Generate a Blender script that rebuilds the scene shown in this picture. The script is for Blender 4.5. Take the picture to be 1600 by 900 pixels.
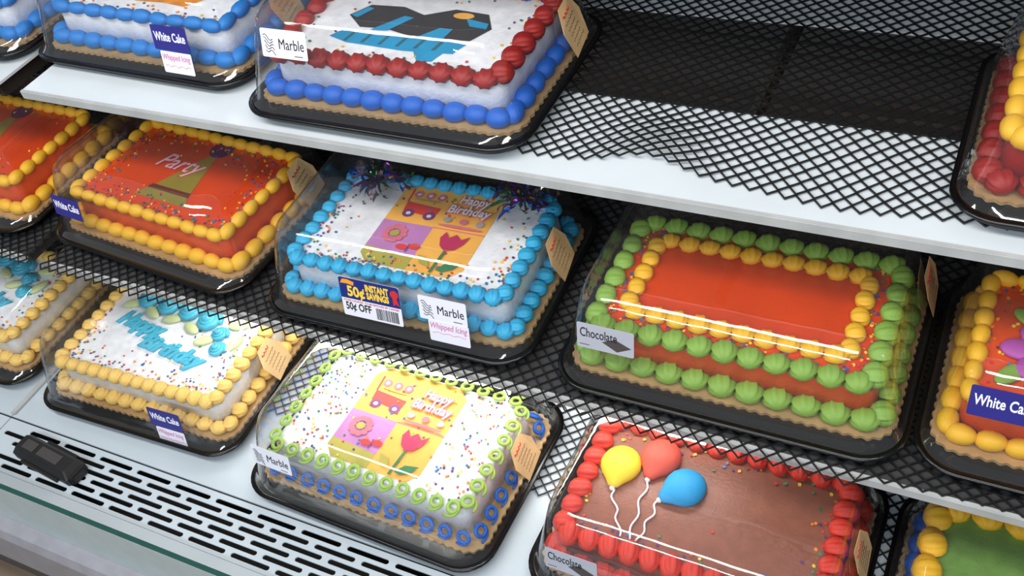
import bpy, bmesh, math, random
from mathutils import Vector, Matrix
random.seed(7)
for o in list(bpy.data.objects): bpy.data.objects.remove(o)
scene = bpy.context.scene
COL = scene.collection

# ------------------------------------------------------------------ camera
F_PX = 1572.66
PITCH, YAW, ROLL = math.radians(44.199), math.radians(34.531), math.radians(-13.2695)
CZ = 1.55
fw = Vector((-math.sin(YAW)*math.cos(PITCH), math.cos(YAW)*math.cos(PITCH), -math.sin(PITCH)))
rt = Vector((math.cos(YAW), math.sin(YAW), 0))
up = rt.cross(fw)
c_, s_ = math.cos(ROLL), math.sin(ROLL)
R_, U_ = c_*rt + s_*up, -s_*rt + c_*up
cam = bpy.data.objects.new('camera', bpy.data.cameras.new('camera'))
COL.objects.link(cam)
cam.matrix_world = Matrix(((R_.x, U_.x, -fw.x, 0), (R_.y, U_.y, -fw.y, 0), (R_.z, U_.z, -fw.z, CZ), (0, 0, 0, 1)))
cam.data.sensor_width = 36; cam.data.lens = F_PX/1600*36; cam.data.clip_start = .02
scene.camera = cam
def pixel_ray(px, py):
    return (R_*((px-800)/F_PX) + U_*((450-py)/F_PX) + fw)
# ------------------------------------------------------------------ world, lights, exposure
world = bpy.data.worlds.new('world'); scene.world = world; world.use_nodes = True
bg = world.node_tree.nodes['Background']; bg.inputs[0].default_value = (.82, .91, 1, 1); bg.inputs[1].default_value = .24
def area(name, loc, target, sx, sy, power, color):
    l = bpy.data.lights.new(name, 'AREA'); l.shape = 'RECTANGLE'; l.size = sx; l.size_y = sy; l.energy = power; l.color = color
    o = bpy.data.objects.new(name, l); COL.objects.link(o); o.location = loc
    d = Vector(target) - Vector(loc); o.rotation_euler = d.to_track_quat('-Z', 'Y').to_euler()
    return o
area('canopy_tube_light', (-.55, .15, 2.1), (-.55, .85, .7), 2.6, .26, 27, (1, .97, .92))
area('store_ceiling_light', (-.4, -1.7, 2.45), (-.6, .6, .6), 2.6, .15, 44, (.86, .94, 1))
area('under_shelf_tube_light', (-.66, .745, .602), (-.66, .73, .4), .85, .03, 2.3, (1, .97, .9))
scene.view_settings.view_transform = 'Standard'; scene.view_settings.look = 'None'
scene.view_settings.exposure = 0.22; scene.view_settings.gamma = 1; scene.view_settings.use_curve_mapping = False
scene.cycles.transparent_max_bounces = 24

# ------------------------------------------------------------------ materials
def lin(c):
    return tuple(((v/255)/12.92 if v/255 <= .04045 else ((v/255+.055)/1.055)**2.4) for v in c)
MATS = {}
def mat(name, rgb, rough=.5, metal=0, var=.06, scale=30, bump=0, bscale=120, spec=.5, sss=0):
    if name in MATS: return MATS[name]
    m = bpy.data.materials.new(name); m.use_nodes = True; nt = m.node_tree; b = nt.nodes['Principled BSDF']
    c = lin(rgb)
    tc = nt.nodes.new('ShaderNodeTexCoord')
    n = nt.nodes.new('ShaderNodeTexNoise'); n.inputs['Scale'].default_value = scale; n.inputs['Detail'].default_value = 4
    r = nt.nodes.new('ShaderNodeValToRGB')
    r.color_ramp.elements[0].position = .3; r.color_ramp.elements[1].position = .7
    r.color_ramp.elements[0].color = tuple(max(0, v*(1-var*2)) for v in c)+(1,)
    r.color_ramp.elements[1].color = tuple(min(1, v*(1+var)) for v in c)+(1,)
    nt.links.new(tc.outputs['Object'], n.inputs['Vector']); nt.links.new(n.outputs['Fac'], r.inputs['Fac'])
    nt.links.new(r.outputs['Color'], b.inputs['Base Color'])
    b.inputs['Roughness'].default_value = rough; b.inputs['Metallic'].default_value = metal
    b.inputs['Specular IOR Level'].default_value = spec
    if bump:
        n2 = nt.nodes.new('ShaderNodeTexNoise'); n2.inputs['Scale'].default_value = bscale; n2.inputs['Detail'].default_value = 3
        bp = nt.nodes.new('ShaderNodeBump'); bp.inputs['Strength'].default_value = bump; bp.inputs['Distance'].default_value = .002
        nt.links.new(tc.outputs['Object'], n2.inputs['Vector']); nt.links.new(n2.outputs['Fac'], bp.inputs['Height']); nt.links.new(bp.outputs['Normal'], b.inputs['Normal'])
    MATS[name] = m
    return m
def clear_plastic(name, tint=.96, bump=.12, bscale=14, ior=1.45, haze=.014):
    m = bpy.data.materials.new(name); m.use_nodes = True; nt = m.node_tree; nt.nodes.clear()
    out = nt.nodes.new('ShaderNodeOutputMaterial'); mix = nt.nodes.new('ShaderNodeMixShader')
    tr = nt.nodes.new('ShaderNodeBsdfTransparent'); tr.inputs[0].default_value = (tint, tint, tint, 1)
    gl = nt.nodes.new('ShaderNodeBsdfGlossy'); gl.inputs['Roughness'].default_value = .06
    lw = nt.nodes.new('ShaderNodeLayerWeight'); lw.inputs['Blend'].default_value = .5
    pw = nt.nodes.new('ShaderNodeMath'); pw.operation = 'POWER'; pw.inputs[1].default_value = 3.2
    r0 = ((ior-1)/(ior+1))**2*2.4
    fr = nt.nodes.new('ShaderNodeMath'); fr.operation = 'MULTIPLY_ADD'; fr.inputs[1].default_value = 1-r0; fr.inputs[2].default_value = r0
    nt.links.new(lw.outputs['Facing'], pw.inputs[0]); nt.links.new(pw.outputs[0], fr.inputs[0])
    tc = nt.nodes.new('ShaderNodeTexCoord'); n = nt.nodes.new('ShaderNodeTexNoise'); n.inputs['Scale'].default_value = bscale; n.inputs['Detail'].default_value = 2
    mp = nt.nodes.new('ShaderNodeMapping'); mp.inputs['Scale'].default_value = (1, 2.2, 2.2)
    bp = nt.nodes.new('ShaderNodeBump'); bp.inputs['Strength'].default_value = bump; bp.inputs['Distance'].default_value = .01
    nt.links.new(tc.outputs['Object'], mp.inputs['Vector']); nt.links.new(mp.outputs[0], n.inputs['Vector']); nt.links.new(n.outputs['Fac'], bp.inputs['Height'])
    nt.links.new(bp.outputs[0], lw.inputs['Normal']); nt.links.new(bp.outputs[0], gl.inputs['Normal'])
    nt.links.new(fr.outputs[0], mix.inputs[0]); nt.links.new(tr.outputs[0], mix.inputs[1]); nt.links.new(gl.outputs[0], mix.inputs[2])
    df = nt.nodes.new('ShaderNodeBsdfDiffuse'); df.inputs[0].default_value = (.8, .78, .76, 1)      # faint white haze standing in for milky reflections on the lids
    mx = nt.nodes.new('ShaderNodeMixShader'); mx.inputs[0].default_value = haze
    nt.links.new(mix.outputs[0], mx.inputs[1]); nt.links.new(df.outputs[0], mx.inputs[2]); nt.links.new(mx.outputs[0], out.inputs[0])
    return m
M_LID = clear_plastic('clear_lid_plastic', .97, .10, 14, 1.5)
M_BLACK = mat('black_plastic', (9, 9, 10), .22, var=.1, spec=.35)
M_MAT = mat('black_rubber_mesh', (16, 16, 17), .5)
M_DECK = mat('white_enamel', (206, 214, 220), .28, var=.03, scale=8)
M_TRIM = mat('shelf_edge_trim', (176, 178, 178), .35, var=.08, scale=20)
M_DARK = mat('case_interior_dark', (38, 36, 34), .7)
M_BOARD = mat('gold_cake_board', (196, 160, 112), .33, metal=.25, var=.12, scale=40)
M_PAPER = mat('kraft_price_paper', (214, 178, 128), .7, var=.06)
M_STICK = mat('white_sticker', (226, 226, 238), .45, var=.01)
M_NAVY = mat('navy_sticker', (44, 42, 128), .4, var=.03)
M_INK = mat('black_ink', (25, 24, 28), .6, var=.02)
M_GREYINK = mat('dark_grey_ink', (70, 64, 62), .6)
M_PINKINK = mat('pink_ink', (206, 110, 170), .6)
M_REDINK = mat('red_ink', (200, 40, 40), .6)
M_ORINK = mat('orange_ink', (240, 150, 30), .6)
M_YELINK = mat('yellow_ink', (250, 205, 60), .6)
M_WHITEINK = mat('white_ink', (240, 240, 245), .6, var=.01)
def icing(name, rgb, rough=.42): return mat(name, rgb, rough, var=.07, scale=60, bump=.25, bscale=260)
I_WHITE = icing('white_icing', (236, 238, 244)); I_BLUE = icing('royal_blue_icing', (4, 98, 204)); I_SKY = icing('sky_blue_icing', (10, 126, 212))
I_CYAN = icing('cyan_icing', (40, 180, 230)); I_RED = icing('dark_red_icing', (160, 14, 12)); I_CORAL = icing('coral_red_icing', (222, 52, 34))
I_YEL = icing('golden_yellow_icing', (252, 192, 34)); I_PALEY = icing('pale_yellow_icing', (250, 206, 108)); I_GREEN = icing('moss_green_icing', (138, 182, 74))
I_LIME = icing('lime_icing', (160, 200, 84)); I_CHOC = icing('chocolate_icing', (140, 84, 66)); I_ORANGE = mat('orange_gel_icing', (216, 66, 12), .16, var=.07, scale=14, bump=.1, bscale=40)
I_ORSIDE = icing('orange_icing', (224, 80, 30)); I_FIELD = icing('leaf_green_icing', (112, 152, 76)); I_TEAL = icing('teal_icing', (66, 176, 206)); I_PALEG = icing('pale_green_icing', (206, 216, 160))
I_PURPLE = icing('purple_icing', (180, 84, 176)); I_BRED = icing('balloon_red_icing', (222, 84, 66), .5); I_BYEL = icing('balloon_yellow_icing', (250, 214, 50), .5); I_BBLUE = icing('balloon_blue_icing', (14, 156, 220), .5)
P_ORANGE = mat('print_orange', (244, 178, 74), .5, var=.05); P_PURPLE = mat('print_purple', (190, 124, 186), .5); P_OLIVE = mat('print_olive', (176, 166, 66), .5)
P_RED = mat('print_red', (222, 48, 40), .5); P_MAG = mat('print_magenta', (186, 30, 84), .5); P_PLUM = mat('print_plum', (120, 50, 110), .5); P_GREEN = mat('print_green', (44, 120, 70), .5)
P_PINK = mat('print_pink', (214, 110, 130), .5); P_BLACK = mat('print_black', (44, 42, 46), .5); P_BLUE = mat('print_blue', (20, 150, 200), .5); P_HAT = mat('print_hat_olive', (142, 128, 42), .5); P_MAROON = mat('print_maroon', (100, 28, 14), .5); P_VIOLET = mat('print_violet', (74, 20, 84), .5)
SPR = [mat('sprinkle_'+n, c, .4) for n, c in (('red', (214, 50, 44)), ('orange', (240, 140, 40)), ('yellow', (246, 206, 70)), ('green', (50, 130, 80)), ('blue', (30, 110, 180)), ('violet', (100, 60, 120)))]

# ------------------------------------------------------------------ mesh helpers
def obj(name, bm, mats, parent=None, smooth=True, M=None):
    me = bpy.data.meshes.new(name); bm.to_mesh(me); bm.free()
    return obj_me(name, me, mats, parent, smooth, M)
def obj_me(name, me, mats=None, parent=None, smooth=True, M=None):
    if mats is not None:
        for m in (mats if isinstance(mats, (list, tuple)) else [mats]): me.materials.append(m)
        me.polygons.foreach_set('use_smooth', [smooth]*len(me.polygons))
    o = bpy.data.objects.new(name, me); COL.objects.link(o)
    if parent is not None: o.parent = parent
    if M is not None: o.matrix_basis = M
    return o
def tag(o, label, cat, group=None):
    o['label'] = label; o['category'] = cat
    if group: o['group'] = group
    return o
def empty(name, loc, rz=0):
    o = bpy.data.objects.new(name, None); COL.objects.link(o); o.location = loc; o.rotation_euler = (0, 0, rz); o.empty_display_size = .05
    return o
def struct(o): o['kind'] = 'structure'; return o
def box(bm, x0, x1, y0, y1, z0, z1, mi=0):
    v = [bm.verts.new(p) for p in ((x0,y0,z0),(x1,y0,z0),(x1,y1,z0),(x0,y1,z0),(x0,y0,z1),(x1,y0,z1),(x1,y1,z1),(x0,y1,z1))]
    for f in ((3,2,1,0),(4,5,6,7),(0,1,5,4),(1,2,6,5),(2,3,7,6),(3,0,4,7)):
        fc = bm.faces.new([v[i] for i in f]); fc.material_index = mi
def boxobj(name, x0, x1, y0, y1, z0, z1, m, parent=None, bev=0):
    bm = bmesh.new(); box(bm, x0, x1, y0, y1, z0, z1)
    if bev: bmesh.ops.bevel(bm, geom=bm.edges[:], offset=bev, segments=2, affect='EDGES')
    return obj(name, bm, m, parent, smooth=False)
def rrect(hx, hy, r, n=7):
    pts = []
    for cx, cy, a0 in ((hx-r, hy-r, 0), (-hx+r, hy-r, 90), (-hx+r, -hy+r, 180), (hx-r, -hy+r, 270)):
        for i in range(n):
            a = math.radians(a0+90*i/(n-1)); pts.append((cx+r*math.cos(a), cy+r*math.sin(a)))
    return pts
def loft(bm, rings, cap0=False, cap1=True, n=7, mi=0):
    prev = None
    for (z, hx, hy, r) in rings:
        vs = [bm.verts.new((x, y, z)) for x, y in rrect(hx, hy, r, n)]
        if prev:
            k = len(vs)
            for i in range(k):
                f = bm.faces.new((prev[i], prev[(i+1) % k], vs[(i+1) % k], vs[i])); f.material_index = mi
        elif cap0: bm.faces.new(vs[::-1])
        prev = vs
    if cap1: bm.faces.new(prev)
def tube(bm, pts, r, sides=6, closed=False, mi=0, taper=None):
    P = [Vector(p) for p in pts]; rings = []
    for i, p in enumerate(P):
        t = (P[min(i+1, len(P)-1)] - P[max(i-1, 0)]).normalized()
        a = Vector((0, 0, 1)) if abs(t.z) < .9 else Vector((1, 0, 0))
        u = t.cross(a).normalized(); w = t.cross(u)
        rr = r*(taper(i/(len(P)-1)) if taper else 1)
        rings.append([bm.verts.new(p + u*rr*math.cos(2*math.pi*k/sides) + w*rr*math.sin(2*math.pi*k/sides)) for k in range(sides)])
    for a, b in zip(rings, rings[1:]):
        for k in range(sides):
            f = bm.faces.new((a[k], b[k], b[(k+1) % sides], a[(k+1) % sides])); f.material_index = mi
    f = bm.faces.new(rings[0]); f.material_index = mi; f = bm.faces.new(rings[-1][::-1]); f.material_index = mi
def poly(bm, pts, z, mi=0):
    f = bm.faces.new([bm.verts.new((x, y, z)) for x, y in pts]); f.material_index = mi
    if f.normal.z < 0: f.normal_flip()
    f.normal_update()
    if f.normal.z < 0: f.normal_flip()
def ell(cx, cy, rx, ry, n=16, a0=0): return [(cx+rx*math.cos(2*math.pi*i/n+a0), cy+ry*math.sin(2*math.pi*i/n+a0)) for i in range(n)]
_tc = {}
def text_mesh(s, size, width=None, bold=0, shear=0, extrude=.00012, bevel=0, sp=1):
    """lettering as a mesh centred on the origin; width squeezes it to an exact width"""
    key = (s, size, width, bold, shear, extrude, bevel, sp)
    if key in _tc: return _tc[key].copy()
    cu = bpy.data.curves.new('lettering', 'FONT'); cu.body = s; cu.size = size; cu.align_x = 'CENTER'; cu.align_y = 'CENTER'
    cu.offset = bold; cu.shear = shear; cu.extrude = extrude; cu.bevel_depth = bevel; cu.resolution_u = 3; cu.space_line = .85; cu.space_character = sp
    o = bpy.data.objects.new('t', cu); COL.objects.link(o)
    dg = bpy.context.evaluated_depsgraph_get(); dg.update()
    me = bpy.data.meshes.new_from_object(o.evaluated_get(dg)); bpy.data.objects.remove(o)
    xs = [v.co.x for v in me.vertices]
    if xs:
        w = max(xs)-min(xs); cxm = (max(xs)+min(xs))/2; ys = [v.co.y for v in me.vertices]; cym = (max(ys)+min(ys))/2
        k = width/w if width else 1
        for v in me.vertices: v.co.x = (v.co.x-cxm)*k; v.co.y -= cym
    _tc[key] = me
    return me.copy()
def lettering(s, size, m, parent, x=0, y=0, z=.0006, rz=0, name='lettering', **k):
    me = text_mesh(s, size, **k)
    return obj_me(name, me, m, parent, False, Matrix.Translation((x, y, z)) @ Matrix.Rotation(rz, 4, 'Z'))

# ------------------------------------------------------------------ the display case
ZT, ZM, ZB = .8616, .6230, .3965
XL, XR = -1.262, .75
struct(boxobj('floor', -4, 2, -2.5, 1.6, -.05, 0, mat('floor_tile', (150, 128, 108), .45, var=.1, scale=5)))
struct(boxobj('wall_back', -2.6, 1.2, 1.30, 1.36, 0, 1.9, mat('case_back_panel', (92, 92, 92), .5)))

def shelf(label, x0, x1, y0, z, dark=False, trim=.012):
    t = empty('display_shelf', ((x0+x1)/2, y0, z)); h = (x1-x0)/2
    tag(t, label, 'shelf', 'case shelves')
    if dark:
        boxobj('shelf_panel', -h, h, .006, .52, -.004, 0, mat('shaded_shelf_panel', (58, 58, 60), .5), t)  # dark grey puts the shade beneath mat and trays into the panel colour
    else:
        boxobj('front_panel', -h, h, .006, .160, -.004, 0, M_DECK, t); boxobj('rear_panel', -h, h, .352, .52, -.004, 0, M_DECK, t)
    boxobj('edge_trim', -h, h, 0, .0058, -trim, .0012, M_TRIM, t, .001)
    for x in (-h+.02, 0, h-.02):
        boxobj('shelf_bracket', x-.004, x+.004, .02, .52, -.032, -.0045, M_DARK, t)
    for i in range(0 if dark else 6):
        boxobj('support_rod', -h, h, .19+.026*i, .193+.026*i, -.009, -.006, M_DARK, t)
    return t
shelf('white metal upper shelf with grey trimmed edge under the red and blue cake', XL, XR, .744, ZT)
shelf('neighbouring upper shelf section beyond the gap, under the blue edged cake', -2.2, -1.318, .744, ZT)
ms_ = shelf('white metal middle shelf under the green and orange cake', XL, XR, .634, ZM, True)
boxobj('lamp_housing', -.83, .03, .090, .132, -.017, -.0045, M_TRIM, ms_)
shelf('neighbouring middle shelf section beyond the gap, under an orange cake', -2.2, -1.318, .634, ZM, True)
u_ = empty('display_shelf', (-.7, .85, 1.12)); tag(u_, 'unseen white shelf added above the red and blue bordered cake to shade the rear', 'shelf', 'case shelves')  # out of view, added to block lamp light from the upper shelf's rear
boxobj('front_panel', -1.5, 1.5, .006, .44, -.004, 0, M_DECK, u_); boxobj('edge_trim', -1.5, 1.5, 0, .0058, -.012, .0012, M_TRIM, u_, .001)
def mesh_mat(label, x0, x1, y0, y1, z, wob):
    bm = bmesh.new(); cw, chh, th = .0185, .0090, .0010
    rows = int((y1-y0)/chh); nx = int((x1-x0)/(cw/2))
    for j in range(rows*2//2+1):
        sgn = 1 if j % 2 == 0 else -1
        pts = []
        yb = y0 + j*chh
        for i in range(nx+1):
            x = x0+i*cw/2
            yy = yb + (chh/2-.0003)*(1 if (i+j) % 2 == 0 else -1)
            dy, dz = wob(x, yy-y0)
            pts.append((x, yy+dy, z+.0026+dz + (.0003 if j % 2 else 0)))
        V = []
        for p in pts:
            V.append([bm.verts.new((p[0], p[1]+a*th, p[2]+b*th)) for a, b in ((-1, -1), (1, -1), (1, 1), (-1, 1))])
        for a, b in zip(V, V[1:]):
            for k in range(4): bm.faces.new((a[k], b[k], b[(k+1) % 4], a[(k+1) % 4]))
        bm.faces.new(V[0]); bm.faces.new(V[-1][::-1])
    bmesh.ops.recalc_face_normals(bm, faces=bm.faces[:])
    return tag(obj('mesh_shelf_mat', bm, M_MAT, None, False), label, 'mat', 'black diamond mesh mats')
def wob_top(x, d):
    k = max(0, 1-d/.10)
    g = math.exp(-((x+.338)/.055)**2); g2 = math.exp(-((x+.13)/.07)**2)
    return (.020*g*k - .011*g2*k, .006*g*k)
def wob_mid(x, d):
    k = max(0, 1-d/.08)
    return ((.003*math.sin(x*9+1)+.0015*math.sin(x*31)+(.014 if x > -.06 else 0))*k, 0)
def wob_none(x, d): return (0, 0)
mesh_mat('black diamond mesh mat on the upper shelf, bare between two cakes', -.60, .74, .783, 1.25, ZT, wob_top)
mesh_mat('black diamond mesh mat overhanging the middle shelf edge', -1.27, .74, .6225, 1.12, ZM, wob_mid)
mesh_mat('black diamond mesh mat on neighbouring middle shelf section', -1.95, -1.30, .626, 1.12, ZM, wob_none)
mesh_mat('black diamond mesh mat on white bottom deck behind the trays', -1.9, .7, .63, 1.1, ZB, wob_none)

# bottom deck with slotted air grille
M_DECK_SHADED = mat('shaded_white_enamel', (182, 192, 200), .3, var=.03, scale=8)  # white enamel darkened: the deck's weaker light is put into its colour
deck = tag(empty('bottom_deck', (0, .35, ZB)), 'white bottom deck of the case with slotted air grille', 'deck')
def slot_panel(x0, x1, y0, y1):
    cu = bpy.data.curves.new('g', 'CURVE'); cu.dimensions = '2D'; cu.fill_mode = 'BOTH'; cu.extrude = .001
    def spl(pts):
        s = cu.splines.new('POLY'); s.points.add(len(pts)-1); s.use_cyclic_u = True
        for q, p in zip(s.points, pts): q.co = (p[0], p[1], 0, 1)
    spl([(x0, y0), (x1, y0), (x1, y1), (x0, y1)])
    for k in range(6):
        y = .467-.013*k; xs = -1.293+.0306*k
        i0 = math.ceil((x0+.006-xs)/.0765)
        x = xs+.0765*i0
        while x+.066 < x1-.006:
            r = .0036; pts = []
            for i in range(7): a = math.pi/2+math.pi*i/6; pts.append((x+r+r*math.cos(a), y+r*math.sin(a)))
            for i in range(7): a = -math.pi/2+math.pi*i/6; pts.append((x+.066-r+r*math.cos(a), y+r*math.sin(a)))
            spl(pts); x += .0765
    o = bpy.data.objects.new('t', cu); COL.objects.link(o); dg = bpy.context.evaluated_depsgraph_get(); dg.update()
    me = bpy.data.meshes.new_from_object(o.evaluated_get(dg)); bpy.data.objects.remove(o)
    return me
for (a, b) in ((-2.2, -1.352), (-1.350, .75)):
    boxobj('deck_panel', a, b, .132, .95, -.004, 0, M_DECK_SHADED, deck)
    me = slot_panel(a, b, .392, .479)
    obj_me('air_grille', me, M_DECK_SHADED, deck, False, Matrix.Translation((0, -.35, -.0014)))
boxobj('front_ledge', -2.2, .75, .021, .0415, -.004, -.0004, M_DECK_SHADED, deck)
boxobj('air_channel', -2.2, .75, .03, .14, -.13, -.10, mat('grille_cavity', (28, 26, 24), .8), deck)
boxobj('fascia_panel', -2.2, .75, .018, .0205, -.10, -.0005, M_DECK_SHADED, deck)
boxobj('joint_strip', -1.356, -1.346, .135, .262, .0002, .004, M_TRIM, deck, .001)
tag(boxobj('front_glass_panel', -2.2, .75, .357, .3645, .312, .428, mat('pale_backed_glass', (186, 202, 204), .25, var=.03, spec=.3)), 'low pale glass panel with dark green edge along the case front', 'glass panel')
g = bpy.data.objects['front_glass_panel']
ge = boxobj('polished_edge', -2.2, .75, .3572, .3643, .4282, .4292, mat('green_glass_edge', (34, 74, 68), .2), g); ge['label'] = 'dark green polished glass edge'
bm = bmesh.new(); prof = [(.366, .312), (.352, .311), (.338, .302), (.331, .286), (.330, .20), (.336, .186), (.366, .184)]
for xa, xb in ((-2.2, .75),):
    A = [bm.verts.new((xa, y, z)) for y, z in prof]; B = [bm.verts.new((xb, y, z)) for y, z in prof]
    for i in range(len(prof)): j = (i+1) % len(prof); bm.faces.new((A[i], B[i], B[j], A[j]))
    bm.faces.new(A); bm.faces.new(B[::-1])
bmesh.ops.recalc_face_normals(bm, faces=bm.faces[:])
tag(obj('front_bumper', bm, mat('grey_bumper', (150, 150, 158), .4, var=.06), None, False), 'grey rounded bumper rail below the front glass', 'bumper')
tag(boxobj('case_base', -2.2, .75, .37, 1.28, 0, .25, mat('case_base_panel', (90, 86, 84), .6)), 'dark base cabinet of the refrigerated case', 'cabinet')

# black plastic device lying on the grille
dv = tag(empty('plastic_device', (-1.212, .434, ZB+.0005), -.10), 'small black plastic case with two dull windows lying on slotted grille', 'device')
bm = bmesh.new(); loft(bm, [(0, .066, .019, .004), (.012, .066, .019, .004), (.024, .058, .012, .003)], True); obj('casing', bm, mat('device_black', (20, 19, 19), .5), dv, False)
for x, w in ((-.034, .013), (.012, .024)):
    boxobj('window_pane', x-w, x+w, -.008, .008, .0241, .0246, mat('device_window', (62, 58, 58), .5), dv)
boxobj('side_clip', -.030, .040, .0192, .025, .0, .008, MATS['device_black'], dv); boxobj('side_clip', -.046, .040, -.0235, -.0192, 0, .006, MATS['device_black'], dv)
boxobj('end_cap', .0662, .074, -.014, .014, 0, .016, MATS['device_black'], dv, .002)

# ------------------------------------------------------------------ cake containers
LID = [(.0185, .1935, .1405, .045), (.024, .190, .1365, .045), (.030, .1875, .134, .045), (.060, .181, .1275, .045), (.108, .170, .1165, .044), (.122, .165, .1115, .043), (.131, .156, .1025, .040), (.135, .146, .0925, .036)]
def lid_half(z, k):
    for a, b in zip(LID, LID[1:]):
        if a[0] <= z <= b[0]:
            t = (z-a[0])/(b[0]-a[0]); return a[k]+(b[k]-a[k])*t
def lid_mesh():
    bm = bmesh.new()
    rings = list(LID) + [(.1353, .134, .082, .030), (.1366, .126, .074, .028), (.1366, .060, .030, .012)]
    loft(bm, rings, False, True, 9)
    me = bpy.data.meshes.new('lid'); bm.to_mesh(me); bm.free(); return me
def tray_mesh():
    bm = bmesh.new()
    loft(bm, [(.0, .186, .134, .042), (.004, .190, .138, .044), (.012, .192, .140, .045), (.0135, .199, .146, .048), (.0165, .199, .146, .048), (.0165, .1925, .1395, .045), (.0085, .188, .135, .043), (.0075, .180, .127, .04), (.0145, .172, .118, .036)], True, True, 9)
    me = bpy.data.meshes.new('tray'); bm.to_mesh(me); bm.free(); return me
ME_LID, ME_TRAY = lid_mesh(), tray_mesh()
def front_frame(u, z):
    """a frame lying on the lid's sloping front wall"""
    hy = lid_half(z, 2); hy2 = lid_half(z+.01, 2); t = math.atan2(hy-hy2, .01)
    return Matrix.Translation((u, -hy-.0009, z)) @ Matrix.Rotation(math.pi/2-t, 4, 'X')
def right_frame(v, z):
    hx = lid_half(z, 1); hx2 = lid_half(z+.01, 1); t = math.atan2(hx-hx2, .01)
    return Matrix.Translation((hx+.0009, v, z)) @ Matrix.Rotation(math.pi/2, 4, 'Z') @ Matrix.Rotation(math.pi/2-t, 4, 'X')
def hit_wall(cx, cy, cz, a, px, py, side):
    """where a photo pixel meets the front or right wall of a lid, in the container's own frame"""
    d = pixel_ray(px, py); o = Vector((0, 0, CZ)) - Vector((cx, cy, cz))
    Ri = Matrix.Rotation(-a, 3, 'Z'); o = Ri @ o; d = Ri @ d
    z = .07
    for _ in range(20):
        if side == 'front': t = (-lid_half(z, 2)-o.y)/d.y
        else: t = (lid_half(z, 1)-o.x)/d.x
        p = o+d*t; z = min(.106, max(.031, p.z))
    return p, z
def sheet(bm, w, h, r, mi=0, z0=0, z1=.0003):
    loft(bm, [(z0, w/2, h/2, r), (z1, w/2, h/2, r)], True, True, 4, mi)
def sticker(root, M, w, h, m, label):
    bm = bmesh.new(); sheet(bm, w, h, .002); o = obj('sticker', bm, m, root, False, M); o['label'] = label; return o
def st_white(root, M, whipped=True):
    s = sticker(root, M, .062, .034, M_NAVY, 'navy sticker with white lettering')
    lettering('White Cake', .017, M_WHITEINK, s, 0, .002, .0005, width=.054, bold=.0003)
    if whipped:
        s2 = sticker(root, M @ Matrix.Translation((.004, -.033, .0004)), .054, .030, M_STICK, 'white sticker with pink handwriting')
        lettering('Whipped Icing', .012, M_PINKINK, s2, 0, .006, .0005, width=.048, shear=.2)
        bm = bmesh.new(); tube(bm, [(-.022+.0044*i, -.005+.0016*math.sin(i*2.2), .0006) for i in range(11)], .0003, 4); obj('scroll_line', bm, M_PINKINK, s2)
def st_marble(root, M, whipped=False):
    s = sticker(root, M, .066, .034, M_STICK, 'white sticker with marble swirl mark')
    lettering('Marble', .018, M_INK, s, .011, 0, .0005, width=.036)
    bm = bmesh.new()
    for k in range(5):
        tube(bm, [(-.029+.0011*i+.0006*k, .009-.0042*k+.0022*math.sin(i*.55+k*.9)-.0004*i, .0006) for i in range(13)], .00045, 4)
    obj('marble_swirl', bm, M_INK, s); boxobj('small_print', .014, .026, -.0135, -.0125, .0003, .0005, M_GREYINK, s)
    if whipped:
        s2 = sticker(root, M @ Matrix.Translation((.006, -.032, .0004)), .056, .031, M_STICK, 'white sticker with pink handwriting')
        lettering('Whipped Icing', .0125, M_PINKINK, s2, 0, .007, .0005, width=.051, shear=.2)
        bm = bmesh.new(); tube(bm, [(-.023+.0023*i, -.003+.002*abs(math.sin(i*.5)), .0006) for i in range(21)], .0003, 4); obj('scroll_line', bm, M_PINKINK, s2)
def st_choc(root, M):
    s = sticker(root, M, .068, .034, mat('grey_sticker', (172, 174, 186), .45, var=.02), 'grey sticker with a black diamond')
    bm = bmesh.new(); poly(bm, [(-.004, -.004), (.014, -.0135), (.031, -.005), (.012, .003)], .0005); obj('diamond_mark', bm, M_GREYINK, s, False)
    lettering('Chocolate', .0175, M_INK, s, -.008, .005, .0007, width=.044)
    boxobj('small_print', -.031, -.019, -.0125, -.0117, .0003, .0005, M_GREYINK, s)
def st_coupon(root, M):
    s = sticker(root, M, .088, .058, M_STICK, 'blue and white fifty cent coupon sticker')
    bm = bmesh.new(); poly(bm, [(-.044, -.002), (.044, -.002), (.044, .027), (.042, .029), (-.042, .029), (-.044, .027)], .0005); obj('blue_panel', bm, mat('coupon_blue', (22, 40, 120), .4), s, False)
    lettering('50¢', .021, M_YELINK, s, -.020, .008, .0008, width=.026, bold=.0007)
    lettering('INSTANT\nSAVINGS', .0135, M_YELINK, s, .012, .0135, .0008, width=.034, bold=.0006)
    bm = bmesh.new(); poly(bm, [(-.042, .020), (-.038, .0265), (-.030, .027), (-.021, .0245), (-.022, .019), (-.032, .0205)], .0008); obj('orange_flash', bm, M_ORINK, s, False)
    bm = bmesh.new(); poly(bm, ell(.037, .018, .006, .006, 12), .0008); poly(bm, [(.034, .013), (.040, .013), (.043, .001), (.0385, .004), (.034, .001)], .0009); obj('red_ribbon', bm, M_REDINK, s, False)
    lettering('STORE COUPON  TO BE REMOVED BY CASHIER', .0035, M_REDINK, s, 0, -.005, .0005, width=.082)
    lettering('50¢ OFF', .016, M_INK, s, -.020, -.015, .0005, width=.038, bold=.0003)
    bm = bmesh.new(); x = .006
    while x < .038:
        w = random.choice((.0005, .0008, .0013)); box(bm, x, x+w, -.026, -.009, .0003, .0005); x += w+random.choice((.0006, .001))
    obj('barcode', bm, M_INK, s, False)
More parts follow.
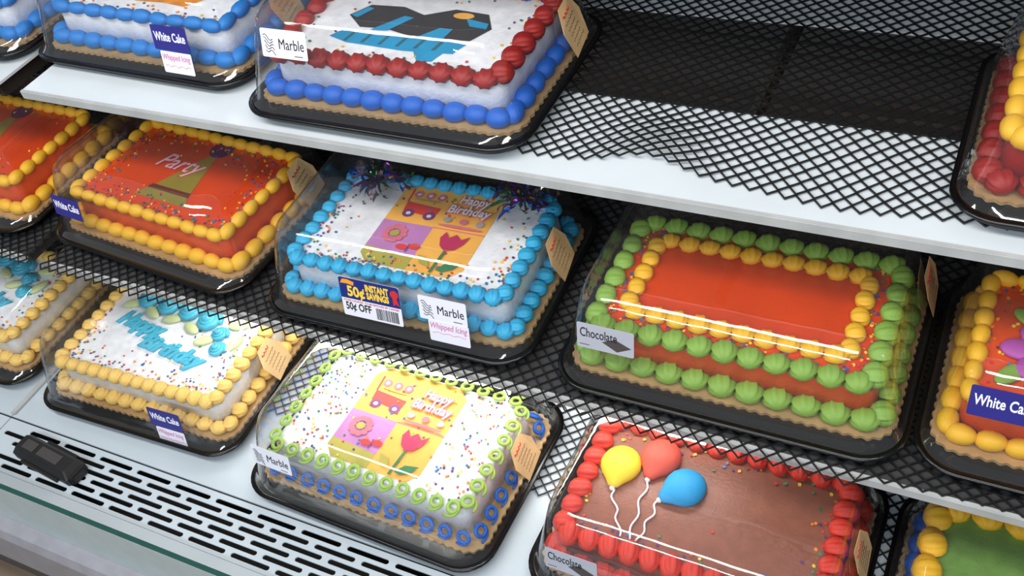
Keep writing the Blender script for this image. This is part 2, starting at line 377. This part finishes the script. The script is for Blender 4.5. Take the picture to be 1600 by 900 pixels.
def price_tag(root, M):
    bm = bmesh.new(); pts = [(-.024, -.030), (.020, -.032), (.026, .004), (.018, .032), (-.010, .034), (-.026, .010)]
    vs0 = [bm.verts.new((x, y, .0004+.004*abs(x)/.026)) for x, y in pts]; f = bm.faces.new(vs0)
    r = bmesh.ops.extrude_face_region(bm, geom=[f]); bmesh.ops.translate(bm, vec=(0, 0, .0004), verts=[v for v in r['geom'] if isinstance(v, bmesh.types.BMVert)])
    bmesh.ops.recalc_face_normals(bm, faces=bm.faces[:])
    s = obj('price_tag', bm, M_PAPER, root, False, M @ Matrix.Rotation(.25, 4, 'Z')); s['label'] = 'tan paper price tag with handwriting'
    bm = bmesh.new()
    tube(bm, [(-.012+.002*i, .022+.002*math.sin(i*2), .0045) for i in range(11)], .0008, 4); obj('red_scribble', bm, M_REDINK, s)
    bm = bmesh.new()
    for k in range(5): tube(bm, [(-.015+.0016*i, .012-.008*k+.0012*math.sin(i*1.7+k), .0045) for i in range(18-2*(k % 2))], .00035, 4)
    obj('handwriting', bm, M_GREYINK, s)

def board_mesh():
    bm = bmesh.new(); pts = rrect(.1845, .1175, .030, 40)
    out = []
    L = 0
    for i, p in enumerate(pts):
        q = pts[i-1]; d = math.hypot(p[0]-q[0], p[1]-q[1]); n = max(1, round(d/.002))
        for k in range(n):
            t = (k+1)/n; out.append((q[0]+(p[0]-q[0])*t, q[1]+(p[1]-q[1])*t))
    res = []
    for i, p in enumerate(out):
        a = out[i-1]; b = out[(i+1) % len(out)]; tx, ty = b[0]-a[0], b[1]-a[1]; l = math.hypot(tx, ty) or 1
        L += math.hypot(p[0]-a[0], p[1]-a[1]); s = .0013*math.sin(2*math.pi*L/.0125)
        res.append((p[0]+ty/l*s, p[1]-tx/l*s))
    f = bm.faces.new([bm.verts.new((x, y, .0150)) for x, y in res])
    r = bmesh.ops.extrude_face_region(bm, geom=[f]); bmesh.ops.translate(bm, vec=(0, 0, .0040), verts=[v for v in r['geom'] if isinstance(v, bmesh.types.BMVert)])
    bmesh.ops.recalc_face_normals(bm, faces=bm.faces[:])
    me = bpy.data.meshes.new('cake_board'); bm.to_mesh(me); bm.free(); return me
ME_BOARD = board_mesh()
ZB0, HB = .0190, .050           # board top, cake body height (container frame)
BX, BY = .158, .091             # body half-sizes
def body_mesh():
    bm = bmesh.new(); loft(bm, [(ZB0, BX+.004, BY+.004, .02), (ZB0+HB-.006, BX, BY, .018), (ZB0+HB-.001, BX-.002, BY-.002, .017), (ZB0+HB, BX-.006, BY-.006, .014)], True, True, 6)
    bmesh.ops.triangulate(bm, faces=[f for f in bm.faces if len(f.verts) > 4])
    me = bpy.data.meshes.new('cake_body'); bm.to_mesh(me); bm.free(); return me
def shell_mesh(kind):
    bm = bmesh.new(); n, m = (24, 7)
    rings = []
    for j in range(1, m):
        a = math.pi*j/m; row = []
        for k in range(n):
            ph = 2*math.pi*k/n
            rg = 1+(.2 if kind == 'ridged' else .015)*(.5-abs((k % 3)-1))*1.4*math.sin(a)
            r = math.sin(a)**.8*(1.16-.5*j/m)*rg
            x = -math.cos(a)*.62 + (.10 if kind != 'round' else 0)*math.sin(a)
            row.append(bm.verts.new((x + .12*math.cos(ph)*r*.5, .55*r*math.sin(ph), .55*r*math.cos(ph)+.05)))
        rings.append(row)
    for a, b in zip(rings, rings[1:]):
        for k in range(n): bm.faces.new((a[k], a[(k+1) % n], b[(k+1) % n], b[k]))
    p0 = bm.verts.new((-.66, 0, -.02)); p1 = bm.verts.new((.64, 0, .02))
    for k in range(n): bm.faces.new((p0, rings[0][(k+1) % n], rings[0][k])); bm.faces.new((p1, rings[-1][k], rings[-1][(k+1) % n]))
    bmesh.ops.recalc_face_normals(bm, faces=bm.faces[:])
    return bm
_shell = {}
def shell_data(kind, m):
    if (kind, m.name) not in _shell:
        bm = shell_mesh(kind) if kind != 'loop' else loop_mesh()
        me = bpy.data.meshes.new('icing_shell'); bm.to_mesh(me); bm.free(); me.materials.append(m)
        me.polygons.foreach_set('use_smooth', [True]*len(me.polygons)); _shell[(kind, m.name)] = me
    return _shell[(kind, m.name)]
def loop_mesh():
    bm = bmesh.new(); pts = []
    for i in range(19):
        t = i/18; a = math.radians(-120+480*t); r = .52*(1-.62*t)
        pts.append((r*math.cos(a)+.25*t-.15, r*math.sin(a), .12+.14*t))
    tube(bm, pts, .105, 7, taper=lambda t: .75+.5*math.sin(math.pi*t))
    bmesh.ops.recalc_face_normals(bm, faces=bm.faces[:]); return bm
def border(root, hx, hy, z, pitch, size, kind, m, name='icing_shell', out=0, tilt=0, wide=1.0, sides='FRBL', flat=1.0):
    me = shell_data(kind, m); rnd = random.Random(len(root.children))
    for sd in sides:
        if sd in 'FB': L, hw = 2*hx, hy
        else: L, hw = 2*hy, hx
        n = max(2, round(L/pitch)); st = L/n
        for i in range(n):
            s = -L/2+st*(i+.5) if kind != 'corner' else 0
            a = {'F': 0, 'R': math.pi/2, 'B': math.pi, 'L': -math.pi/2}[sd]
            q = Vector((s, -(hw+out), 0)); q.rotate(Matrix.Rotation(a, 3, 'Z'))
            k = size*rnd.uniform(.93, 1.07)
            M = Matrix.Translation((q.x, q.y, z+rnd.uniform(-.0006, .0006))) @ Matrix.Rotation(a+rnd.uniform(-.12, .12), 4, 'Z') @ Matrix.Rotation(tilt, 4, 'X') @ (Matrix.Rotation(math.pi/2+.3, 4, 'Z') @ Matrix.Diagonal((k*1.0, max(k, st*.98), k*flat, 1)) if kind == 'ridged' else Matrix.Diagonal((max(k, st*.86), k*wide, k*flat, 1)))
            obj_me(name, me, None, root, True, M)
def sprinkles(root, n, where, seed, r=.0019):
    """confetti discs lying on the icing: too small to pick apart"""
    rnd = random.Random(seed); bm = bmesh.new(); c = 0
    while c < n:
        x, y = rnd.uniform(-BX+.004, BX-.004), rnd.uniform(-BY+.004, BY-.004)
        if rnd.random() > where(x, y): continue
        c += 1; z = ZB0+HB+.0003; mi = rnd.randrange(6); rr = r*rnd.uniform(.8, 1.15)
        tx, ty = rnd.uniform(-.3, .3), rnd.uniform(-.3, .3); P = ell(x, y, rr, rr, 6, rnd.random())
        a = [bm.verts.new((px, py, z+.0006+tx*(px-x)+ty*(py-y))) for px, py in P]; b = [bm.verts.new((v.co.x, v.co.y, v.co.z+.0008)) for v in a]
        f = bm.faces.new(b); f.material_index = mi
        for k in range(6): f = bm.faces.new((a[k], a[(k+1) % 6], b[(k+1) % 6], b[k])); f.material_index = mi
    o = obj('sprinkles', bm, SPR, root, False); o['kind'] = 'stuff'; return o
def edge_w(x, y, w=.045):
    d = min(BX-abs(x), BY-abs(y)); return max(.02, 1-d/w)**1.5
ZTOP = ZB0+HB
def prints(root, items, name='printed_sheet'):
    """flat edible print: outlines with their own ink, stacked a hair apart"""
    ms = []; bm = bmesh.new()
    for i, (pts, m) in enumerate(items):
        if m not in ms: ms.append(m)
        poly(bm, pts, ZTOP+.0006+.00008*i, ms.index(m))
    o = obj(name, bm, ms, root, False); o['label'] = 'printed edible picture'; return o

def package(what, x, y, z, a, body, top, top_b, base_b, stick, tags, cake_label, cont_label, top_field=None):
    """container (tray, lid, stickers) and, standing in it, the cake"""
    z += .0004 if (z == ZT and x < -.9) else .0042          # standing on the shelf or on its mesh mat
    root = empty('cake_container', (x, y, z), a); tag(root, cont_label, 'container', 'clear lidded cake containers')
    t = obj_me('tray', ME_TRAY, [M_BLACK] if not ME_TRAY.materials else None, root); t['label'] = 'black plastic tray'
    if len(ME_LID.materials) == 0:
        ME_LID.materials.append(M_LID); ME_LID.polygons.foreach_set('use_smooth', [True]*len(ME_LID.polygons)); ME_TRAY.polygons.foreach_set('use_smooth', [True]*len(ME_TRAY.polygons))
        ME_BOARD.materials.append(M_BOARD)
    l = obj_me('lid', ME_LID, None, root); l['label'] = 'clear plastic lid'
    for fn, px, py in stick:
        p, zz = hit_wall(x, y, z, a, px, py, 'front'); fn(root, front_frame(max(-.125, min(.125, p.x)), zz))
    for px, py in tags:
        if px is None: v, zz = .06, .06
        else:
            p, zz = hit_wall(x, y, z, a, px, py, 'right'); v = max(-.085, min(.085, p.y))
        price_tag(root, right_frame(v, max(.055, min(.085, zz))))
    cake = empty('sheet_cake', (x, y, z), a); tag(cake, cake_label, 'cake')
    obj_me('cake_board', ME_BOARD, None, cake)
    me = body_mesh(); me.materials.append(body); me.materials.append(top)
    for p in me.polygons:
        p.use_smooth = True
        if p.normal.z > .7: p.material_index = 1
    obj_me('cake_body', me, None, cake)
    if top_b:
        m, kind, pitch, size = top_b
        border(cake, BX-.002, BY-.002, ZTOP+.001, pitch, size, kind, m, 'icing_loop' if kind == 'loop' else 'icing_shell', out=.001 if kind == 'loop' else 0, tilt=.3 if kind == 'loop' else 0)
    if base_b:
        m, kind, pitch, size = base_b
        border(cake, BX+.0115, BY+.0105, ZB0+.008, pitch, size*(.93 if kind == 'ridged' else 1.05), kind, m, 'base_loop' if kind == 'loop' else 'base_shell', tilt=.9 if kind == 'loop' else 0)
    return root, cake

# --- upper shelf
_, c = package('', -1.51, .937, ZT, 0, I_WHITE, I_WHITE, (I_SKY, 'smooth', .030, .019), (I_SKY, 'smooth', .030, .021), [], [],
    'white sheet cake with blue borders on neighbouring upper shelf section', 'clear lidded container of blue bordered cake on neighbouring upper shelf section')
sprinkles(c, 120, edge_w, 1)
_, c = package('', -1.097, .945, ZT, -.02, I_WHITE, I_WHITE, (I_SKY, 'smooth', .031, .019), (I_SKY, 'smooth', .031, .021), [(st_white, 266, 60)], [(455, 30)],
    'white sheet cake with sky blue borders and a flame picture', 'clear lidded container with white cake sticker around the flame picture cake')
sprinkles(c, 230, edge_w, 2)
fl = [(-.075, -.045), (-.03, -.052), (.02, -.049), (.06, -.053), (.082, -.03), (.070, -.01), (.085, .02), (.05, .03), (.06, .06), (.02, .04), (0, .07), (-.02, .04), (-.06, .06), (-.055, .02), (-.085, .01), (-.07, -.02)]
prints(c, [(fl, mat('print_flame', (244, 150, 40), .5, var=.2, scale=40)), ([(x*.75, y*.75+.004) for x, y in fl], mat('print_flame_red', (226, 84, 30), .5, var=.2, scale=50)), (ell(-.03, .012, .014, .012), P_BLUE), (ell(.0, .02, .016, .012), P_RED), (ell(.03, .02, .012, .010), P_ORANGE)])
_, c = package('', -.669, .898, ZT, .003, I_WHITE, I_WHITE, (I_RED, 'ridged', .0295, .0205), (I_BLUE, 'smooth', .028, .022), [(st_marble, 443, 66)], [(905, 100)],
    'white sheet cake with dark red top border and royal blue base border', 'clear lidded container with marble sticker around the red and blue bordered cake')
sprinkles(c, 190, lambda x, y: edge_w(x, y, .04) if x > -.1 or y < 0 else .05, 3)
dk = [(-.085, .005), (-.07, .028), (-.03, .030), (0, .018), (.03, .034), (.07, .030), (.085, .004), (.07, -.025), (.04, -.034), (.0, -.022), (-.03, -.014), (-.06, -.016)]
sc_ = lambda L: [([(x*1.2, y*1.15+.004) for x, y in p], m) for p, m in L]
prints(c, sc_([(dk, P_BLACK), ([(-.085, -.038), (-.075, -.022), (.072, -.026), (.065, -.046), (.01, -.050), (-.06, -.046)], P_BLUE), ([(.02, -.046), (.055, -.046), (.05, -.062), (.035, -.066)], P_BLUE)] +
    [([(-.065+.021*i, -.044), (-.062+.021*i, -.026), (-.058+.021*i, -.026), (-.061+.021*i, -.044)], mat('print_teal_dark', (40, 100, 120), .5)) for i in range(6)] +
    [([(-.045, -.020), (-.02, .012), (-.008, .010), (-.025, -.018)], P_BLUE), ([(.012, -.026), (.03, -.004), (.045, -.004), (.042, -.028)], P_BLUE), ([(.05, .018), (.078, .012), (.08, .002), (.06, .004)], P_BLUE), (ell(.045, .022, .012, .006), P_ORANGE), ([(-.082, .004), (-.070, .022), (-.062, .020), (-.072, .0)], P_BLUE)]))
_, c = package('', .162, .910, ZT, .0, I_RED, I_YEL, (I_YEL, 'smooth', .029, .022), (I_RED, 'ridged', .028, .023), [], [],
    'sheet cake with yellow top border and red sides on the upper shelf', 'clear lidded container around the red sided cake at the end of the bare mat')
sprinkles(c, 120, edge_w, 4)

# --- middle shelf
hat = [([(-.045, -.050), (.045, -.050), (.035, -.034), (.016, .044), (.004, .044), (-.030, -.030)], P_HAT), ([(-.036, -.034), (.036, -.034), (.034, -.026), (-.032, -.026)], P_MAROON), (ell(.012, .060, .017, .016), P_VIOLET)]
_, c = package('', -1.525, .805, ZM, -.02, I_ORSIDE, I_ORANGE, (I_YEL, 'smooth', .027, .0185), (I_YEL, 'smooth', .028, .021), [], [],
    'orange sheet cake with yellow borders on neighbouring middle shelf section', 'clear lidded container of orange cake on neighbouring middle shelf section')
hat = [([(x*1.2, y*1.15) for x, y in p], m) for p, m in hat]
sprinkles(c, 140, edge_w, 5); prints(c, hat)
_, c = package('', -1.0827, .800, ZM, -.079, I_ORSIDE, I_ORANGE, (I_YEL, 'smooth', .027, .0185), (I_YEL, 'smooth', .028, .021), [(st_white_s := (lambda r, M: st_white(r, M, False)), 86, 318)], [(None, None)],
    'orange sheet cake with yellow borders and an olive party hat picture', 'clear lidded container with navy sticker around the party hat cake')
sprinkles(c, 420, lambda x, y: edge_w(x, y, .06), 6); prints(c, hat)
bm = bmesh.new(); me = text_mesh('Party', .044, width=.094, shear=.45, bold=.0012)
obj_me('picture_lettering', me, mat('print_red_halo', (200, 30, 50), .5), c, False, Matrix.Translation((-.024, .016, ZTOP+.0012)))
obj_me('picture_lettering', text_mesh('Party', .044, width=.092, shear=.45, bold=.0002), mat('print_pink_white', (236, 190, 204), .5), c, False, Matrix.Translation((-.024, .0165, ZTOP+.0016)))
def birthday_print(c, ox, oy):
    def T(pts): return [(ox+x, oy+y) for x, y in pts]
    it = [(T([(-.076, -.066), (-.060, -.082), (0, -.082), (.062, -.082), (.076, -.066), (.076, .066), (.062, .082), (-.060, .082), (-.076, .066)]), P_ORANGE),
          (T([(-.076, 0), (0, 0), (0, -.058), (-.076, -.052)]), P_PURPLE), (T([(-.076, -.052), (0, -.058), (0, -.082), (-.060, -.082), (-.076, -.066)]), P_OLIVE),
          (T([(0, -.001), (.076, -.001), (.076, .001), (0, .001)]), P_PINK)]
    it += [(T([(-.058, .022), (-.008, .016), (-.006, .036), (-.060, .040)]), P_RED), (T([(-.061, .040), (-.058, .040), (-.060, .066), (-.063, .066)]), P_RED)]
    for x in (-.048, -.016): it += [(T(ell(x, .018, .009, .008)), P_PLUM), (T(ell(x, .018, .0035, .003)), M_STICK)]
    for x in (-.050, -.032, -.014): it += [(T(ell(x, .056, .007, .007, 10)), P_PINK), (T(ell(x, .056, .003, .003, 8)), M_STICK)]
    it += [(T(ell(-.032, .046, .022, .0018, 10)), P_OLIVE)]
    for k in range(10): a = 2*math.pi*k/10; it.append((T(ell(-.046+.013*math.cos(a), -.024+.013*math.sin(a), .0055, .0048, 8)), P_PINK))
    it += [(T(ell(-.046, -.024, .007, .006)), P_OLIVE), (T(ell(-.024, -.046, .009, .005, 10, .4)), P_RED), (T(ell(-.007, -.042, .009, .005, 10)), P_RED), (T([(-.016, -.054), (-.014, -.054), (-.014, -.038), (-.016, -.038)]), P_PLUM)]
    it += [(T([(.020, -.018), (.026, -.032), (.036, -.040), (.048, -.036), (.056, -.024), (.060, -.008), (.050, -.016), (.040, -.008), (.032, -.016), (.024, -.006)]), P_MAG),
           (T([(.036, -.040), (.040, -.040), (.037, -.080), (.033, -.080)]), P_GREEN), (T([(.040, -.074), (.050, -.060), (.070, -.056), (.062, -.070), (.050, -.076)]), P_GREEN), (T([(.030, -.072), (.022, -.058), (.006, -.054), (.014, -.068)]), P_OLIVE)]
    for x in (.014, .038, .062): it += [(T(ell(x, .016, .006, .005, 10)), P_PINK if x == .038 else mat('print_grey_blue', (160, 160, 170), .5))]
    it += [(T(ell(.038, .005, .034, .0022, 12)), P_PINK)]
    prints(c, it)
    for s, dy in (('Happy', .054), ('Birthday', .034)):
        w = .044 if s == 'Happy' else .062
        obj_me('picture_lettering', text_mesh(s, .021, width=w+.004, bold=.0014, shear=.1), P_PINK, c, False, Matrix.Translation((ox+.038, oy+dy, ZTOP+.0042)))
        obj_me('picture_lettering', text_mesh(s, .021, width=w, bold=.0003, shear=.1), M_WHITEINK, c, False, Matrix.Translation((ox+.038, oy+dy, ZTOP+.0046)))
_, c = package('', -.658, .786, ZM, .022, I_WHITE, I_WHITE, (I_CYAN, 'ridged', .022, .0175), (I_CYAN, 'ridged', .022, .019), [(st_coupon, 580, 470), (lambda r, M: st_marble(r, M, True), 692, 485)], [(876, 408)],
    'white sheet cake with cyan borders and four square birthday picture under foil tinsel', 'clear lidded container with coupon sticker around the cyan bordered cake')
sprinkles(c, 330, lambda x, y: edge_w(x, y, .05) if y < .03 else .1, 7); birthday_print(c, .010, .010)
# foil tinsel picks standing on that cake
def tinsel(x, y, z, seed, label):
    rnd = random.Random(seed); t = tag(empty('foil_tinsel_pick', (x, y, z)), label, 'cake decoration', 'foil tinsel picks')
    bm = bmesh.new(); tube(bm, [(0, 0, 0), (0, 0, .03)], .0015, 6); obj('stem', bm, M_BLACK, t)
    for nm, rgb in (('purple', (150, 60, 190)), ('blue', (40, 110, 230)), ('gold', (220, 180, 110)), ('green', (90, 180, 100)), ('silver', (150, 150, 156))):
        bm = bmesh.new()
        for k in range(16 if nm != 'gold' else 9):
            a = rnd.uniform(0, 6.28); el = rnd.uniform(-.25, 1.0); L = rnd.uniform(.02, .052); ca = rnd.uniform(0, 6)
            d = Vector((math.cos(a)*math.cos(el), math.sin(a)*math.cos(el), math.sin(el)*.75)); prev = None
            for i in range(9):
                s = i/8; p = Vector((0, 0, .022)) + d*L*s + Vector((math.cos(ca+9*s), math.sin(ca+9*s), math.sin(ca*2+8*s)))*.005*s
                p.z = max(.004, min(.052, p.z)); w = Vector((math.sin(ca+5*s), math.cos(ca+5*s), .6))*.0022
                cur = (bm.verts.new(p-w), bm.verts.new(p+w))
                if prev: bm.faces.new((prev[0], prev[1], cur[1], cur[0]))
                prev = cur
        bmesh.ops.solidify(bm, geom=bm.faces[:], thickness=.0002)
        o = obj('foil_strands', bm, mat('foil_'+nm, rgb, .18, metal=.9), t, False); o['kind'] = 'stuff'; o['label'] = nm+' foil strands'
tinsel(-.758, .842, ZM+ZTOP+.0060, 1, 'purple and gold foil tinsel pick beside the red wagon picture')
tinsel(-.540, .858, ZM+ZTOP+.0060, 2, 'purple and green foil tinsel pick beside the birthday lettering')
_, c = package('', -.2257, .786, ZM, .0016, I_ORSIDE, I_ORANGE, (I_GREEN, 'ridged', .0275, .0205), (I_GREEN, 'ridged', .030, .0225), [(st_choc, 946, 530)], [(1427, 505)],
    'orange sheet cake with green borders and an inner yellow border', 'clear lidded container with chocolate sticker around the green and orange cake')
border(c, BX-.033, BY-.030, ZTOP+.004, .026, .0175, 'ridged', I_YEL, 'inner_icing_shell')
sprinkles(c, 330, lambda x, y: 1.0 if .008 < min(BX-abs(x), BY-abs(y)) < .026 and (y < 0 or abs(x) > .11) else .0, 8)
_, c = package('', .1755, .797, ZM, .0, I_ORSIDE, I_ORSIDE, (I_YEL, 'smooth', .027, .0195), (I_YEL, 'smooth', .028, .021), [(st_white_s, 1568, 628)], [],
    'orange sheet cake with yellow borders and a purple icing flower', 'clear lidded container with navy sticker around the purple flower cake')
sprinkles(c, 200, lambda x, y: edge_w(x, y, .08), 9)
def dome(name, cx, cy, rx, ry, h, m, parent, a=0, n=14):
    bm = bmesh.new(); bmesh.ops.create_uvsphere(bm, u_segments=n, v_segments=8, radius=1)
    return obj(name, bm, m, parent, True, Matrix.Translation((cx, cy, ZTOP+h*.45)) @ Matrix.Rotation(a, 4, 'Z') @ Matrix.Diagonal((rx, ry, h*.6, 1)))
FX, FY = -.092, -.012
for k in range(6):
    a = 2*math.pi*k/6; dome('flower_petal', FX+.026*math.cos(a), FY+.024*math.sin(a), .019, .014, .010, I_PURPLE, c, a)
dome('flower_centre', FX, FY, .013, .012, .016, I_YEL, c)
for x, y, a in ((-.112, .034, -.6), (-.122, -.046, .9), (-.048, -.05, -.5)): dome('icing_leaf', x, y, .020, .010, .007, I_GREEN, c, a)

# --- bottom deck
def rosette(name, cx, cy, r, m, parent):
    bm = bmesh.new(); pts = [(r*(1-.9*i/34)*math.cos(i*.62), r*(1-.9*i/34)*math.sin(i*.62), .003+.010*i/34) for i in range(35)]
    tube(bm, pts, r*.30, 6); bmesh.ops.recalc_face_normals(bm, faces=bm.faces[:]); obj(name, bm, m, parent, True, Matrix.Translation((cx, cy, ZTOP)))
def yellow_cake(x, y, a, stick, tags, l1, l2, seed):
    _, c = package('', x, y, ZB, a, I_WHITE, I_WHITE, (I_PALEY, 'ridged', .022, .0185), (I_PALEY, 'ridged', .026, .0195), stick, tags, l1, l2)
    sprinkles(c, 330, lambda x, y: edge_w(x, y, .06) if y < .0 or x > .08 else .05, seed)
    for q, (rx, ry) in enumerate(((-.085, .066), (-.040, .062), (.005, .060), (.050, .050), (.085, .030), (.100, .002))): rosette('icing_rosette', rx, ry, .019 if q < 4 else .013, I_TEAL, c)
    for rx, ry, an in ((-.11, .05, .4), (-.062, .042, -.5), (-.018, .038, .3), (.028, .030, -.4), (.066, .012, .5), (.12, .02, 1.2), (.105, .055, .3)): dome('icing_leaf', rx, ry, .018, .009, .008, I_PALEG, c, an)
    for s, px, py, w in (('Happy', -.062, .012, .100), ('Birthday', .028, -.024, .135)):
        obj_me('piped_lettering', text_mesh(s, .040, width=w, shear=.35, bold=.0004, extrude=.0012, bevel=.0012), I_TEAL, c, True, Matrix.Translation((px, py, ZTOP+.003)) @ Matrix.Rotation(-.12, 4, 'Z'))
yellow_cake(-1.556, .665, 0, [], [], 'white sheet cake with pale yellow borders beside the deck joint strip', 'clear lidded container of yellow bordered cake beside the deck joint strip', 21)
yellow_cake(-1.1204, .657, .03, [(st_white, 258, 655)], [(450, 600)], 'white sheet cake with pale yellow borders and teal piped birthday lettering', 'clear lidded container with white cake sticker around the yellow bordered cake behind the grille', 22)
_, c = package('', -.6726, .627, ZB, -.030, I_WHITE, I_WHITE, (I_LIME, 'loop', .0262, .022), (I_BLUE, 'loop', .0275, .0205), [(st_marble, 420, 716)], [(826, 728)],
    'white sheet cake with lime and blue looped borders and four square birthday picture', 'clear lidded container with marble sticker around the looped border cake')
sprinkles(c, 290, lambda x, y: .5 if abs(x) > .085 or y < -.085 else .12, 10); birthday_print(c, -.002, .004)
_, c = package('', -.2349, .637, ZB, -.011, I_CHOC, I_CHOC, (I_CORAL, 'ridged', .027, .0235), (I_CORAL, 'ridged', .029, .0225), [(st_choc, 888, 880)], [(1352, 868)],
    'chocolate sheet cake with coral red borders and three icing balloons', 'clear lidded container with chocolate sticker around the balloon cake')
sprinkles(c, 230, lambda x, y: edge_w(x, y, .04), 11, .0022)
def balloon(name, px, py, m, ang):
    bm = bmesh.new(); bmesh.ops.create_uvsphere(bm, u_segments=20, v_segments=14, radius=1)
    for v in bm.verts:
        k = 1-.28*max(0, -v.co.y)**1.5; v.co.x *= k; v.co.z = max(v.co.z, -.35)*k
        if v.co.y < -.9: v.co.y -= .16
    return obj(name, bm, m, c, True, Matrix.Translation((px, py, ZTOP+.005)) @ Matrix.Rotation(ang, 4, 'Z') @ Matrix.Diagonal((.0265, .029, .016, 1)))
bl = [('icing_balloon', -.119, .022, I_BYEL, .05), ('icing_balloon', -.075, .048, I_BRED, -.15), ('icing_balloon', -.033, .016, I_BBLUE, -.75)]
for nm, x, y, m, an in bl:
    o = balloon(nm, x, y, m, an); o['label'] = {'balloon_yellow_icing': 'yellow', 'balloon_red_icing': 'red', 'balloon_blue_icing': 'blue'}[m.name]+' icing balloon'
    kx, ky = x+.034*math.sin(an), y-.034*math.cos(an)
    bm = bmesh.new(); ex, ey = -.072+.25*(x+.075), -.072
    dx, dy = ex-kx, ey-ky
    tube(bm, [(kx+dx*t+.0035*math.sin(t*14+x*90)*(1-t*.4), ky+dy*t, ZTOP+.0025) for t in [i/16 for i in range(17)]], .0014, 6)
    bmesh.ops.recalc_face_normals(bm, faces=bm.faces[:]); obj('balloon_string', bm, I_WHITE, c)
    dome('balloon_knot', kx, ky, .004, .0035, .006, I_WHITE, c, 0, 8)
_, c = package('', .174, .640, ZB, 0, I_WHITE, I_FIELD, (I_YEL, 'ridged', .034, .025), (I_BLUE, 'smooth', .030, .021), [], [],
    'green topped sheet cake with yellow top border and blue base border', 'clear lidded container around the green topped cake on the bottom deck')
